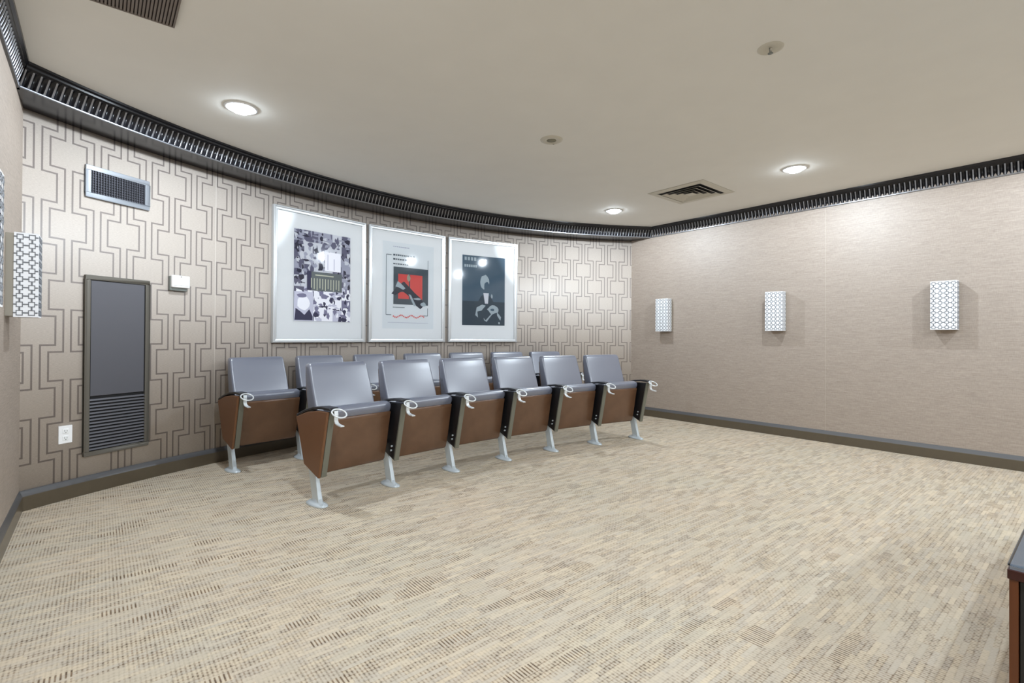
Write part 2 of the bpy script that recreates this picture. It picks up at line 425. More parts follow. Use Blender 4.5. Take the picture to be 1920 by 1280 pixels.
# ---------------------------------------------------------------- theatre seats
SW = 0.275     # half the pitch between two standards
def strip(mb, path, w0, w1, th, mi=0):
    """flat strap along (y, z) path between x = w0 and w1"""
    n = len(path); top = []; bot = []
    for i in range(n):
        a = Vector(path[max(i - 1, 0)]); b = Vector(path[min(i + 1, n - 1)]); t = (b - a).normalized(); nn = Vector((-t.y, t.x))
        p = Vector(path[i]); top.append(p + nn * th / 2); bot.append(p - nn * th / 2)
    for i in range(n - 1):
        pts = [top[i], top[i + 1], bot[i + 1], bot[i]]
        mb.prism([(p.x, p.y) for p in pts], w0, w1, 'x', mi)
def standard(parent, x0, outer):
    """end frame at local x0: side panel, armrest, leg, foot plate, cup holder. y is -forward"""
    mb = MB(); pts = [(-0.165, 0.592), (0.02, 0.585), (0.185, 0.528), (0.09, 0.252), (-0.072, 0.19)]
    mb.prism(pts, x0 - 0.022, x0 + 0.016, 'x')
    st = mb.build('standard', M['black'], parent, bevel=0.004)
    mb = MB(); mb.prism([(-0.176, 0.590), (-0.163, 0.590), (-0.066, 0.188), (-0.082, 0.184)], x0 - 0.020, x0 + 0.017, 'x')
    mb.build('edge_trim', M['edge'], st, bevel=0.003)
    mb = MB()
    for (s, z) in ((0.058, 0.285), (0.050, 0.255)):
        mb = MB(); mb.tube([(x0 - 0.0215, -s, z), (x0 - 0.031, -s, z)], 0.0065, 10)
        mb.build('bolt', M['silver'], st)
    if outer:
        xo = x0 + outer * 0.029
        mb = MB(); pts2 = [(-0.178, 0.596), (-0.08, 0.594), (0.06, 0.575), (0.195, 0.532), (0.092, 0.245), (-0.083, 0.182)]
        mb.prism(pts2, min(xo - outer * 0.007, xo + outer * 0.012), max(xo - outer * 0.007, xo + outer * 0.012), 'x')
        o = mb.build('end_panel', M['end_panel'], parent, bevel=0.005)
        o['label'] = 'brown upholstered end panel'
    mb = MB()
    prof = [(-0.205, 0.604), (-0.195, 0.620), (-0.10, 0.622), (0.0, 0.611), (0.10, 0.586), (0.20, 0.549), (0.205, 0.535),
            (0.19, 0.532), (0.09, 0.571), (0.0, 0.595), (-0.10, 0.604), (-0.195, 0.602)]
    mb.prism(prof, x0 - 0.036, x0 + 0.028, 'x', sm=False)
    mb.build('armrest', M['black'], parent, bevel=0.006)
    # leg: flat blade leaning, foot forward
    mb = MB()
    secs = [(0.0, -0.050, 0.044, 0.017), (0.03, -0.040, 0.036, 0.015), (0.15, -0.004, 0.068, 0.014), (0.27, 0.030, 0.104, 0.014)]
    vs = []; 
    for z, ya, yb, hw in secs:
        ya2 = ya; vs += [(x0 - hw, ya2, z + 0.01), (x0 + hw, ya2, z + 0.01), (x0 + hw, yb, z + 0.01), (x0 - hw, yb, z + 0.01)]
    fs = [(0, 3, 2, 1)]
    for i in range(len(secs) - 1):
        for k in range(4): fs.append((i * 4 + k, i * 4 + (k + 1) % 4, i * 4 + 4 + (k + 1) % 4, i * 4 + 4 + k))
    fs.append((12, 13, 14, 15)); mb.add(vs, fs)
    lg = mb.build('leg', M['silver'], parent, bevel=0.004)
    # foot plate: boat-shaped casting
    mb = MB(); rings = []
    for (sx, sy, z) in ((0.044, 0.100, 0.0), (0.044, 0.100, 0.007), (0.034, 0.084, 0.014), (0.020, 0.056, 0.024), (0.015, 0.046, 0.040)):
        rings.append([(x0 + sx * math.copysign(abs(math.cos(t)) ** 0.8, math.cos(t)), 0.0 + sy * math.sin(t), z) for t in [2 * PI * k / 28 for k in range(28)]])
    vs = [v for r in rings for v in r]; k = 28
    fs = [(i * k + j, i * k + (j + 1) % k, (i + 1) * k + (j + 1) % k, (i + 1) * k + j) for i in range(4) for j in range(k)]
    fs.append(tuple(range(4 * k, 5 * k))); fs.append(tuple(range(k))[::-1]); mb.add(vs, fs, 0, True)
    fp = mb.build('foot_plate', M['silver'], parent)
    mb = MB()
    for yy in (-0.076, 0.076):
        mb = MB(); mb.tube([(x0, yy, 0.008), (x0, yy, 0.018)], 0.009, 6); mb.build('bolt', M['silver'], fp)
    # cup holder
    mb = MB(); tl = math.radians(30); cy, cz, rr = -0.238, 0.590, 0.043
    xh = x0 + 0.004
    mb.tube([(xh + rr * math.cos(t), cy + rr * math.sin(t) * math.cos(tl), cz + rr * math.sin(t) * math.sin(tl)) for t in [2 * PI * k / 28 for k in range(28)]], 0.0048, 8, True, flat=1.0)
    strip(mb, [(-0.185, 0.602), (-0.202, 0.600), (-0.206, 0.575), (-0.203, 0.545), (-0.212, 0.529), (-0.235, 0.521), (-0.275, 0.517)], xh - 0.012, xh + 0.012, 0.006)
    mb.build('cup_holder', M['whitemetal'], parent)

def loft(mb, rings, mi=0, sm=True, caps=True):
    k = len(rings[0]); vs = [v for r in rings for v in r]
    fs = [(i * k + j, i * k + (j + 1) % k, (i + 1) * k + (j + 1) % k, (i + 1) * k + j) for i in range(len(rings) - 1) for j in range(k)]
    mb.add(vs, fs, mi, sm)
    if caps: mb.add(vs, [tuple(range(k))[::-1], tuple((len(rings) - 1) * k + j for j in range(k))], mi, False)
def rrect(hx, y0, y1, z, r, crown_=0.0, n=4):
    """rounded rectangle ring in x/y at height z, front face (y0) bowed by crown_"""
    pts = []
    for cx, cy, a0 in ((hx - r, y1 - r, 0), (-hx + r, y1 - r, PI / 2), (-hx + r, y0 + r, PI), (hx - r, y0 + r, 3 * PI / 2)):
        for k in range(n + 1):
            a = a0 + PI / 2 * k / n; pts.append((cx + r * math.cos(a), cy + r * math.sin(a), z))
    return pts

def make_seat(left_end, right_end):
    root = empty('theater_seat', (0, 0, 0))
    # backrest cushion, leaning back
    mb = MB(); rings = []
    prof = [(0.50, 0.110, 0.180, 0.214), (0.515, 0.095, 0.215, 0.223), (0.56, 0.106, 0.225, 0.2255), (0.64, 0.132, 0.240, 0.2255),
            (0.72, 0.161, 0.252, 0.225), (0.79, 0.186, 0.264, 0.223), (0.838, 0.203, 0.272, 0.221), (0.855, 0.211, 0.274, 0.218), (0.864, 0.222, 0.268, 0.208)]
    for z, y0, y1, hx in prof:
        rg = rrect(hx, y0, y1, z, min(0.018, (y1 - y0) / 2.2))
        # gently dished front, crowned top
        rg = [(x, y + (0.010 * (1 - (x / hx) ** 2) if y < (y0 + y1) / 2 else 0), zz + (0.010 * (1 - (x / 0.23) ** 2) if z > 0.83 else 0)) for x, y, zz in rg]
        rings.append(rg)
    loft(mb, rings)
    bk = mb.build('backrest', M['cherry_leather'], root)
    mb = MB(); rings = []
    for z, y0, y1, hx in [(0.34, 0.075, 0.105, 0.19), (0.36, 0.068, 0.115, 0.205), (0.50, 0.130, 0.225, 0.216), (0.66, 0.200, 0.258, 0.218), (0.80, 0.236, 0.282, 0.212), (0.835, 0.248, 0.284, 0.20)]:
        rings.append(rrect(hx, y0, y1, z, 0.010))
    loft(mb, rings); o = mb.build('back_shell', M['brown_panel'], bk)
    # folded-up seat: cushion and its underside pan
    seat = empty('seat', (0, 0, 0)); seat.parent = root
    mb = MB(); rings = []
    for z, y0, y1, hx in [(0.215, 0.012, 0.050, 0.205), (0.235, 0.005, 0.065, 0.220), (0.36, -0.018, 0.066, 0.228), (0.50, -0.046, 0.052, 0.230),
                          (0.532, -0.060, 0.044, 0.231), (0.556, -0.074, 0.036, 0.231), (0.578, -0.076, 0.026, 0.230), (0.594, -0.066, 0.012, 0.226), (0.602, -0.046, -0.008, 0.214)]:
        rings.append(rrect(hx, y0, y1, z, min(0.018, (y1 - y0) / 2.3)))
    loft(mb, rings); sc_ = mb.build('seat_cushion', M['cherry_leather'], root)
    mb = MB(); rings = []
    for z, y0, y1, hx in [(0.182, 0.012, 0.030, 0.205), (0.186, 0.000, 0.034, 0.219), (0.20, -0.006, 0.036, 0.226), (0.30, -0.024, 0.010, 0.2315), (0.42, -0.044, -0.006, 0.2325),
                          (0.50, -0.060, -0.020, 0.2325), (0.528, -0.067, -0.030, 0.232), (0.533, -0.062, -0.032, 0.228)]:
        rg = rrect(hx, y0, y1, z, min(0.010, (y1 - y0) / 2.3))
        rg = [(x, y + (-0.007 * (1 - (x / hx) ** 2) if y < (y0 + y1) / 2 else 0), zz) for x, y, zz in rg]
        rings.append(rg)
    loft(mb, rings)
    pan = mb.build('seat_pan', M['brown_panel'], root); pan['label'] = 'brown moulded seat underside'
    bpy.data.objects.remove(seat)
    # hinge bar joining the standards
    mb = MB(); mb.tube([(-SW + 0.018, 0.045, 0.30), (SW - 0.024, 0.045, 0.30)], 0.012, 10)
    mb.build('hinge_bar', M['black'], root)
    standard(root, -SW, -1 if left_end else 0)
    if right_end: standard(root, SW, 0)
    return root
RC = (2.744, -4.366)
def place(o, R, ang):
    o.location = (RC[0] + R * math.sin(ang), RC[1] + R * math.cos(ang), 0); o.rotation_euler = (0, 0, -ang)
first = make_seat(True, False); middle = make_seat(False, False); last = make_seat(False, True)
FR = 7.713; fa0, fst = math.radians(-12.64), math.radians(4.09)
BR = 8.93; ba0, bst = math.radians(-12.52), math.radians(3.53)
FL = ['brown folded theatre seat at the near left end of the front row',
      'second folded theatre seat from the left in the front row',
      'third folded theatre seat from the left in the front row',
      'fourth folded theatre seat from the left in the front row',
      'fifth folded theatre seat from the left in the front row',
      'folded theatre seat at the far right end of the front row, cup holders both sides']
BL = ['folded theatre seat at the left end of the back row, nearest the tall louvered panel',
      'second theatre seat from the left in the back row',
      'third theatre seat from the left in the back row, only its backrest top showing',
      'fourth theatre seat from the left in the back row, below the middle poster',
      'fifth theatre seat from the left in the back row, below the right hand poster',
      'sixth theatre seat from the left in the back row, second from its right end',
      'theatre seat at the far right end of the back row, right of all the posters']
used = {'f': False, 'm': False, 'l': False}
def seat_of(kind):
    src = {'f': first, 'm': middle, 'l': last}[kind]
    if not used[kind]: used[kind] = True; return src
    return copy_tree(src)
for i in range(6):
    s = seat_of('f' if i == 0 else ('l' if i == 5 else 'm')); place(s, FR, fa0 + fst * (i + 0.5))
    tag(s, FL[i], 'theatre seat', 'front row of theatre seats')
for i in range(7):
    s = seat_of('f' if i == 0 else ('l' if i == 6 else 'm')); place(s, BR, ba0 + bst * (i + 0.5))
    tag(s, BL[i], 'theatre seat', 'back row of theatre seats')

# ---------------------------------------------------------------- things on the curved wall
def on_wall(name, ang_u, z, r=RW):
    a = ang_u / RW; x, y = arc(a, r); return empty(name, (x, y, z), -a)
def rbox(mb, x0, x1, z0, z1, w, y0, y1, mi=0):
    """rectangular frame of bar width w"""
    mb.box(x0, x1, y0, y1, z0, z0 + w, mi); mb.box(x0, x1, y0, y1, z1 - w, z1, mi)
    mb.box(x0, x0 + w, y0, y1, z0 + w, z1 - w, mi); mb.box(x1 - w, x1, y0, y1, z0 + w, z1 - w, mi)
def mitre_frame(mb, hx, hz, prof):
    """prof: (inward distance, y). four mitred sides about the centre"""
    k = len(prof); vs = []
    for sx, sz in ((-1, -1), (1, -1), (1, 1), (-1, 1)):
        vs += [(sx * (hx - d), y, sz * (hz - d)) for d, y in prof]
    fs = [(i * k + j, i * k + (j + 1) % k, ((i + 1) % 4) * k + (j + 1) % k, ((i + 1) % 4) * k + j) for i in range(4) for j in range(k)]
    mb.add(vs, fs)
def blob(rnd, cx, cz, rx, rz, n=9, j=0.35):
    return [(cx + rx * math.cos(2 * PI * k / n) * (1 + j * (rnd.random() - .5)), cz + rz * math.sin(2 * PI * k / n) * (1 + j * (rnd.random() - .5))) for k in range(n)]

PW, PZ0, PZ1 = 0.96, 0.985, 2.248
def poster(u0, u1, label, printer):
    uc = (u0 + u1) / 2; w = (u1 - u0); hx = w / 2; hz = (PZ1 - PZ0) / 2
    r = RW * math.cos(hx / RW) - 0.004
    root = on_wall('framed_poster', uc, (PZ0 + PZ1) / 2, r)
    tag(root, label, 'poster', 'row of three framed posters')
    mb = MB(); mitre_frame(mb, hx, hz, [(0, 0), (0, -0.034), (0.004, -0.038), (0.014, -0.038), (0.020, -0.032), (0.036, -0.030), (0.040, -0.026), (0.040, 0.0)])
    mb.build('frame', M['framesilver'], root)
    mb = MB(); mb.box(-hx + 0.038, hx - 0.038, -0.018, -0.012, -hz + 0.038, hz - 0.038); mb.build('mat_board', M['mat'], root)
    printer(root, hx, hz)
    mb = MB(); mb.keep = True
    mb.add([(-hx + 0.039, -0.024, -hz + 0.039), (hx - 0.039, -0.024, -hz + 0.039), (hx - 0.039, -0.024, hz - 0.039), (-hx + 0.039, -0.024, hz - 0.039)], [(0, 1, 2, 3)])
    mb.build('glass_pane', M['glass'], root)
ink = {'w': mat('print_white', lin(236, 236, 244), 0.7), 'l': mat('print_pale_violet', lin(190, 190, 208), 0.7), 'm': mat('print_grey_violet', lin(116, 114, 140), 0.7),
       'd': mat('print_dark_violet', lin(50, 48, 74), 0.7), 'g': mat('print_olive_grey', lin(92, 98, 100), 0.7), 'c': mat('print_pale_cream', lin(176, 178, 160), 0.7),
       'p': mat('print_paper_blue', lin(241, 244, 248), 0.7), 'k': mat('print_slate', lin(84, 96, 106), 0.7), 'n': mat('print_ink', lin(50, 58, 74), 0.7),
       'r': mat('print_red', lin(232, 92, 88), 0.7), 'b': mat('print_blue_grey', lin(84, 108, 128), 0.7), 'e': mat('print_deep_teal', lin(56, 76, 92), 0.7), 's': mat('print_silver', lin(190, 202, 210), 0.7)}
KEYS = list(ink); MI = {k: i for i, k in enumerate(KEYS)}; INKS = [ink[k] for k in KEYS]
class Print:
    """flat inked shapes on a sheet; coordinates 0..1 across, 0..1 down the frame's outer size"""
    def __init__(s, root, hx, hz): s.mb = MB(); s.mb.keep = True; s.hx = hx; s.hz = hz; s.root = root; s.lay = 0
    def c(s, p): return (-s.hx + 2 * s.hx * p[0], s.hz - 2 * s.hz * p[1])
    def shape(s, pts, k):
        s.lay += 1; pts = [s.c(p) for p in pts]
        area = sum(pts[i][0] * pts[(i + 1) % len(pts)][1] - pts[(i + 1) % len(pts)][0] * pts[i][1] for i in range(len(pts)))
        if area < 0: pts = pts[::-1]
        s.mb.poly(pts, -0.0182 - 0.000022 * s.lay, MI[k])
    def rect(s, x0, y0, x1, y1, k): s.shape([(x0, y0), (x1, y0), (x1, y1), (x0, y1)], k)
    def done(s): return s.mb.build('print', INKS, s.root)
def print_collage(root, hx, hz):
    P = Print(root, hx, hz); rnd = random.Random(11)
    X0, X1, Y0, Y1 = 0.205, 0.815, 0.145, 0.835
    P.rect(X0, Y0, X1, Y1, 'w'); cx, cy = 6, 8
    cw, ch = (X1 - X0) / cx, (Y1 - Y0) / cy
    for j in range(cy):
        for i in range(cx):
            x, y = X0 + i * cw, Y0 + j * ch
            if 1 <= i <= 4 and j in (3,) and True: pass
            P.rect(x, y, x + cw, y + ch, rnd.choice('wwwllm'))
            for _ in range(rnd.randint(6, 9)):
                k = rnd.choice('ddmmwlw')
                rx, ry = cw * (0.06 + 0.30 * rnd.random()), ch * (0.06 + 0.30 * rnd.random())
                bx = x + cw * rnd.random(); by = y + ch * rnd.random()
                P.shape([(min(max(a, X0), X1), min(max(b, Y0), Y1)) for a, b in blob(rnd, bx, by, rx, ry, rnd.randint(4, 8), 1.0)], k)
    # dark plaque with pale vertical bars in the middle (generic)
    P.rect(0.335, 0.455, 0.715, 0.60, 'g'); P.rect(0.335, 0.455, 0.38, 0.60, 'd')
    for k in range(11):
        x = 0.375 + k * 0.030; P.rect(x, 0.505, x + 0.010, 0.580 + 0.008 * (k % 3), 'c')
    P.rect(0.42, 0.475, 0.62, 0.484, 'c')
    # one larger soft portrait-like block, lower left, with dark lower shape
    P.rect(0.205, 0.615, 0.40, 0.835, 'l'); P.shape(blob(rnd, 0.30, 0.70, 0.065, 0.055, 14, 0.12), 'w')
    P.shape([(0.21, 0.83), (0.22, 0.74), (0.27, 0.765), (0.31, 0.79), (0.36, 0.745), (0.395, 0.80), (0.395, 0.83)], 'd')
    P.shape(blob(rnd, 0.285, 0.645, 0.05, 0.018), 'm')
    # pale washed block upper right
    P.rect(0.52, 0.29, 0.70, 0.44, 'w'); P.rect(0.55, 0.31, 0.56, 0.43, 'l'); P.rect(0.62, 0.34, 0.63, 0.43, 'l')
    P.done()
def print_red(root, hx, hz):
    P = Print(root, hx, hz); rnd = random.Random(4)
    P.rect(0.17, 0.12, 0.84, 0.88, 'p')
    def line(x0, y0, x1, y1, k='k', t=0.003):
        P.rect(x0 - (t if x0 == x1 else 0) , y0 - (t if y0 == y1 else 0), x1 + (t if x0 == x1 else 0), y1 + (t if y0 == y1 else 0), k)
    for a in ((0.215, 0.235, 0.215, 0.76), (0.215, 0.235, 0.28, 0.235), (0.215, 0.76, 0.28, 0.76), (0.76, 0.25, 0.76, 0.34), (0.76, 0.69, 0.76, 0.76), (0.70, 0.76, 0.76, 0.76)): line(*a)
    # greeked heading lines
    for y, x1, h, k in ((0.155, 0.50, 0.008, 'l'), (0.225, 0.58, 0.014, 'k'), (0.262, 0.46, 0.014, 'k'), (0.305, 0.50, 0.010, 'k')):
        x = 0.30
        while x < x1: wd = 0.012 + 0.02 * rnd.random(); P.rect(x, y, x + wd, y + h, k); x += wd + 0.007
    P.rect(0.305, 0.335, 0.765, 0.665, 'k')
    P.rect(0.365, 0.395, 0.685, 0.615, 'r'); P.rect(0.505, 0.395, 0.52, 0.615, 'k'); P.rect(0.365, 0.50, 0.47, 0.555, 'k')
    P.shape([(0.28, 0.575), (0.36, 0.50), (0.44, 0.46), (0.50, 0.50), (0.58, 0.555), (0.66, 0.60), (0.72, 0.66), (0.66, 0.70), (0.58, 0.66), (0.50, 0.585), (0.42, 0.545), (0.33, 0.585)], 'n')
    P.shape([(0.33, 0.51), (0.36, 0.46), (0.40, 0.48), (0.46, 0.52), (0.43, 0.535), (0.37, 0.515)], 's')
    P.shape([(0.50, 0.57), (0.53, 0.575), (0.60, 0.67), (0.57, 0.675)], 's')
    P.shape(blob(rnd, 0.70, 0.655, 0.04, 0.018), 's'); P.shape(blob(rnd, 0.50, 0.425, 0.025, 0.03), 'c'); P.shape(blob(rnd, 0.62, 0.61, 0.05, 0.010), 's')
    x = 0.30
    while x < 0.45: P.rect(x, 0.69, x + 0.012, 0.696, 'k'); x += 0.017
    x = 0.30
    for k in range(22):
        y = 0.765 + 0.010 * math.sin(k * 0.9) ; P.rect(x, y, x + 0.013, y + 0.012, 'r'); x += 0.019
    x = 0.24
    while x < 0.76: P.rect(x, 0.825, x + 0.010, 0.829, 'l'); x += 0.016
    P.done()
def print_dark(root, hx, hz):
    P = Print(root, hx, hz); rnd = random.Random(8)
    P.rect(0.195, 0.155, 0.815, 0.835, 'b'); P.rect(0.195, 0.60, 0.815, 0.835, 'e')
    for k in range(4): P.rect(0.225 + 0.045 * k, 0.172, 0.255 + 0.045 * k, 0.205, 's')
    for k in range(6): P.rect(0.222 + 0.031 * k, 0.245, 0.247 + 0.031 * k, 0.270, 's')
    # generic abstract figure-like arrangement of pale shapes on a dark ground
    P.shape([(0.36, 0.835), (0.38, 0.66), (0.46, 0.55), (0.52, 0.52), (0.60, 0.55), (0.70, 0.66), (0.76, 0.835)], 'e')
    P.shape(blob(rnd, 0.515, 0.41, 0.070, 0.072, 14, 0.15), 's'); P.shape(blob(rnd, 0.545, 0.45, 0.040, 0.045, 10, 0.2), 'b')
    P.shape([(0.495, 0.515), (0.575, 0.515), (0.565, 0.62), (0.52, 0.62)], 'w')
    P.shape(blob(rnd, 0.62, 0.545, 0.014, 0.022), 's')
    P.shape([(0.38, 0.735), (0.40, 0.66), (0.48, 0.63), (0.53, 0.64), (0.47, 0.69), (0.41, 0.70), (0.42, 0.76)], 's')
    P.shape(blob(rnd, 0.645, 0.675, 0.085, 0.045, 14, 0.4), 's'); P.shape([(0.70, 0.70), (0.76, 0.75), (0.75, 0.785), (0.70, 0.735)], 's')
    P.shape([(0.50, 0.76), (0.53, 0.785), (0.62, 0.715), (0.63, 0.722), (0.545, 0.80), (0.51, 0.785)], 's')
    P.shape(blob(rnd, 0.63, 0.68, 0.03, 0.015), 'b'); P.shape(blob(rnd, 0.73, 0.81, 0.012, 0.012), 's')
    P.done()
poster(-1.598, -0.612, 'silver framed poster with a black and white photo collage, leftmost of the three', print_collage)
poster(-0.567, 0.395, 'silver framed poster with a red and grey picture on pale paper, middle of three', print_red)
poster(0.447, 1.402, 'silver framed poster with a dark blue grey print, rightmost of the three', print_dark)

# tall access panel with louvres
root = on_wall('access_panel', -2.808, 0.0, RW * math.cos(0.2 / RW) - 0.001); root.location.z = 0.246
tag(root, 'tall dark grey metal access panel with louvered lower part on the curved wall', 'access panel')
hw, H_ = 0.204, 1.198
mb = MB(); f = 0.030
rbox(mb, -hw, hw, 0, H_, f, -0.022, 0.0); mb.build('frame', M['bronze_frame'], root, bevel=0.003)
mb = MB(); mb.box(-hw + f, hw - f, -0.004, 0.0, f, 0.40); mb.build('back_plate', M['dark'], root)
mb = MB(); mb.box(-hw + f + 0.004, hw - f - 0.004, -0.016, -0.002, 0.395, H_ - f - 0.004)
dr = mb.build('door', M['bronze'], root, bevel=0.002)
mb = MB(); mb.box(-hw + f + 0.002, -hw + f + 0.004, -0.018, -0.004, 0.40, H_ - f); mb.box(hw - f - 0.004, hw - f - 0.002, -0.018, -0.004, 0.40, H_ - f); mb.build('door_seal', M['black'], dr)
mb = MB(); n = 16
for k in range(n):
    z = f + 0.008 + (0.36 - 0.012) * k / n
    mb.prism([(-0.020, z), (-0.018, z + 0.001), (-0.010, z + 0.011), (-0.012, z + 0.011)], -hw + f, hw - f, 'x')
mb.build('louver', M['slat'], root)

# upper wall vent
root = on_wall('wall_vent', -2.810, 1.957, RW * math.cos(0.2 / RW) - 0.001)
tag(root, 'rectangular metal air vent high on the curved wall above the access panel', 'vent')
hw, H_ = 0.203, 0.214; mb = MB(); f = 0.032
rbox(mb, -hw, hw, 0, H_, f, -0.014, 0.0); mb.build('frame', M['ventframe'], root, bevel=0.003)
mb = MB(); mb.box(-hw + f, hw - f, -0.003, 0.0, f, H_ - f); mb.build('back_plate', M['dark'], root)
mb = MB()
for k in range(21):
    x = -hw + f + (2 * hw - 2 * f) * (k + 0.5) / 21; mb.box(x - 0.0012, x + 0.0012, -0.013, -0.007, f, H_ - f)
mb.build('vertical_blade', M['ventblade'], root)
mb = MB()
for k in range(9):
    z = f + (H_ - 2 * f) * (k + 0.5) / 9; mb.prism([(-0.0075, z - 0.004), (-0.006, z - 0.004), (-0.003, z + 0.004), (-0.0045, z + 0.004)], -hw + f, hw - f, 'x')
mb.build('horizontal_blade', M['ventblade'], root)

# thermostat box
root = on_wall('thermostat', -2.393, 1.388)
tag(root, 'small white thermostat box on the wallpaper right of the access panel', 'thermostat')
mb = MB(); mb.box(-0.070, 0.060, -0.030, 0.001, 0.0, 0.112); mb.build('base', M['greyplastic'], root, bevel=0.006)
mb = MB(); mb.box(-0.066, 0.068, -0.048, -0.022, 0.024, 0.118); cv = mb.build('cover', M['white'], root, bevel=0.008, seg=3)
mb = MB(); mb.tube([(0.0, -0.047, 0.108), (0.0, -0.0495, 0.108)], 0.004, 12); mb.build('sensor_dot', M['greyplastic'], cv)
mb = MB(); mb.box(-0.058, 0.060, -0.0486, -0.0475, 0.040, 0.0415); mb.build('seam_line', M['greyplastic'], cv)

# outlet
root = on_wall('power_outlet', -3.109, 0.357)
tag(root, 'white wall outlet low on the curved wall left of the access panel', 'outlet')
mb = MB(); mb.box(-0.038, 0.038, -0.006, 0.001, 0, 0.112); mb.build('cover_plate', M['white'], root, bevel=0.002)
for zc in (0.034, 0.078):
    mb = MB(); mb.box(-0.017, 0.017, -0.0085, -0.004, zc - 0.015, zc + 0.015); so = mb.build('socket', M['white'], root, bevel=0.003)
    mb = MB(); mb.box(-0.008, -0.005, -0.0088, -0.008, zc - 0.004, zc + 0.008); mb.box(0.005, 0.008, -0.0088, -0.008, zc - 0.004, zc + 0.006)
    mb.tube([(0, -0.0080, zc - 0.009), (0, -0.0088, zc - 0.009)], 0.003, 8); mb.build('slot', M['greyplastic'], so)

# ---------------------------------------------------------------- wall sconces
def make_sconce():
    """origin on the wall at the foot of the shade; +y into the wall, front faces -y"""
    root = empty('wall_sconce', (0, 0, 0)); W, H_, D = 0.088, 0.42, 0.120
    mb = MB(); mb.box(-W + 0.004, W - 0.004, -0.032, 0.001, 0.004, H_ - 0.004); mb.build('back_plate', M['plate'], root, bevel=0.002)
    mb = MB(); t = 0.004                                  # an open-ended box of thin white panels
    mb.box(-W, W, -D, -D + t, 0, H_); mb.box(-W, -W + t, -D + t, -0.030, 0, H_); mb.box(W - t, W, -D + t, -0.030, 0, H_)
    sh = mb.build('shade', M['shade'], root)
    mb = MB(); mb.box(-W + t, W - t, -D + t, -0.032, 0.010, 0.014); mb.box(-W + t, W - t, -D + t, -0.032, H_ - 0.014, H_ - 0.010); mb.build('diffuser', M['plate'], root)
    # fretwork of linked squares on the three faces
    mb = MB(); q = 0.0016; rows = 10; pz = H_ / rows
    def face(cols, u0, u1, put):
        pu = (u1 - u0) / cols; sq = 0.0125
        for j in range(rows):
            zc = (j + 0.5) * pz
            for i in range(cols):
                uc = u0 + (i + 0.5) * pu; lw = 0.0032; s2 = sq if pu > 0.036 else pu * 0.34
                sz = 0.0135
                put(uc - s2, uc + s2, zc - sz, zc - sz + lw * 1.3); put(uc - s2, uc + s2, zc + sz - lw * 1.3, zc + sz)
                put(uc - s2, uc - s2 + lw, zc - sz, zc + sz); put(uc + s2 - lw, uc + s2, zc - sz, zc + sz)
                put(uc - lw, uc + lw, zc + sz, zc + pz - sz) if j < rows - 1 else None
                if i < cols - 1: put(uc + s2, uc + pu - s2, zc - lw, zc + lw)
                else: put(uc + s2, u1, zc - lw, zc + lw)
                if i == 0: put(u0, uc - s2, zc - lw, zc + lw)
    face(4, -W, W, lambda a, b, c, d: mb.box(a, b, -D - q, -D + 0.0005, c, d))
    face(2, -D + 0.002, -0.030, lambda a, b, c, d: mb.box(-W - q, -W + 0.0005, a, b, c, d))
    face(2, -D + 0.002, -0.030, lambda a, b, c, d: mb.box(W - 0.0005, W + q, a, b, c, d))
    la = mb.build('lattice', M['lattice'], sh); la['label'] = 'grey metal lattice of linked squares'
    return root
sc0 = make_sconce(); GS = 'matching wall sconces'
for i, (x, y, rz, lab) in enumerate([
        (XR, 3.71, -PI / 2, 'white lattice wall sconce on the right wall nearest the far corner'),
        (XR, 2.325, -PI / 2, 'white lattice wall sconce on the right wall, middle of the three there'),
        (XR, 0.925, -PI / 2, 'white lattice wall sconce on the right wall nearest the camera, the largest looking'),
        (XL, 3.55, PI / 2, 'white lattice wall sconce on the left wall beside the corner, seen edge on'),
        (XL, 2.165, PI / 2, 'white lattice wall sconce cut off by the left edge of the photo')]):
    s = sc0 if i == 0 else copy_tree(sc0)
    s.location = (x, y, 1.135); s.rotation_euler = (0, 0, rz); tag(s, lab, 'sconce', GS)

# ---------------------------------------------------------------- ceiling fittings
def make_downlight():
    root = empty('ceiling_downlight', (0, 0, 0))
    mb = MB(); mb.lathe([(0.072, 0.0), (0.100, 0.0), (0.100, -0.004), (0.092, -0.008), (0.078, -0.009), (0.072, -0.004)], 40); mb.build('trim_ring', M['trim_white'], root)
    mb = MB(); mb.lathe([(0.0001, -0.036), (0.025, -0.034), (0.048, -0.027), (0.063, -0.015), (0.070, -0.005), (0.072, 0.0)], 32); mb.build('lens', M['lens'], root)
    return root
dl0 = make_downlight()
DL = ['lit round ceiling downlight at left, above the air vent', 'lit round ceiling downlight nearest the far corner above the curved wall',
      'lit round ceiling downlight at right, in front of the square ceiling diffuser',
      'round ceiling downlight by the left wall, above the frame, left of the seats',
      'round ceiling downlight overhead by the left wall, level with the camera',
      'round ceiling downlight near the right wall, level with the camera',
      'added round ceiling downlight above the lower right cabinet, out of view',
      'round ceiling downlight behind the camera by the left wall',
      'round ceiling downlight behind the camera near the right wall',
      'added round ceiling downlight behind the camera in the middle']
for i, (x, y) in enumerate(LAMPS):
    s = dl0 if i == 0 else copy_tree(dl0); s.location = (x, y, HC)
    tag(s, DL[i], 'downlight', 'visible downlights' if i < 3 else 'downlights out of view')

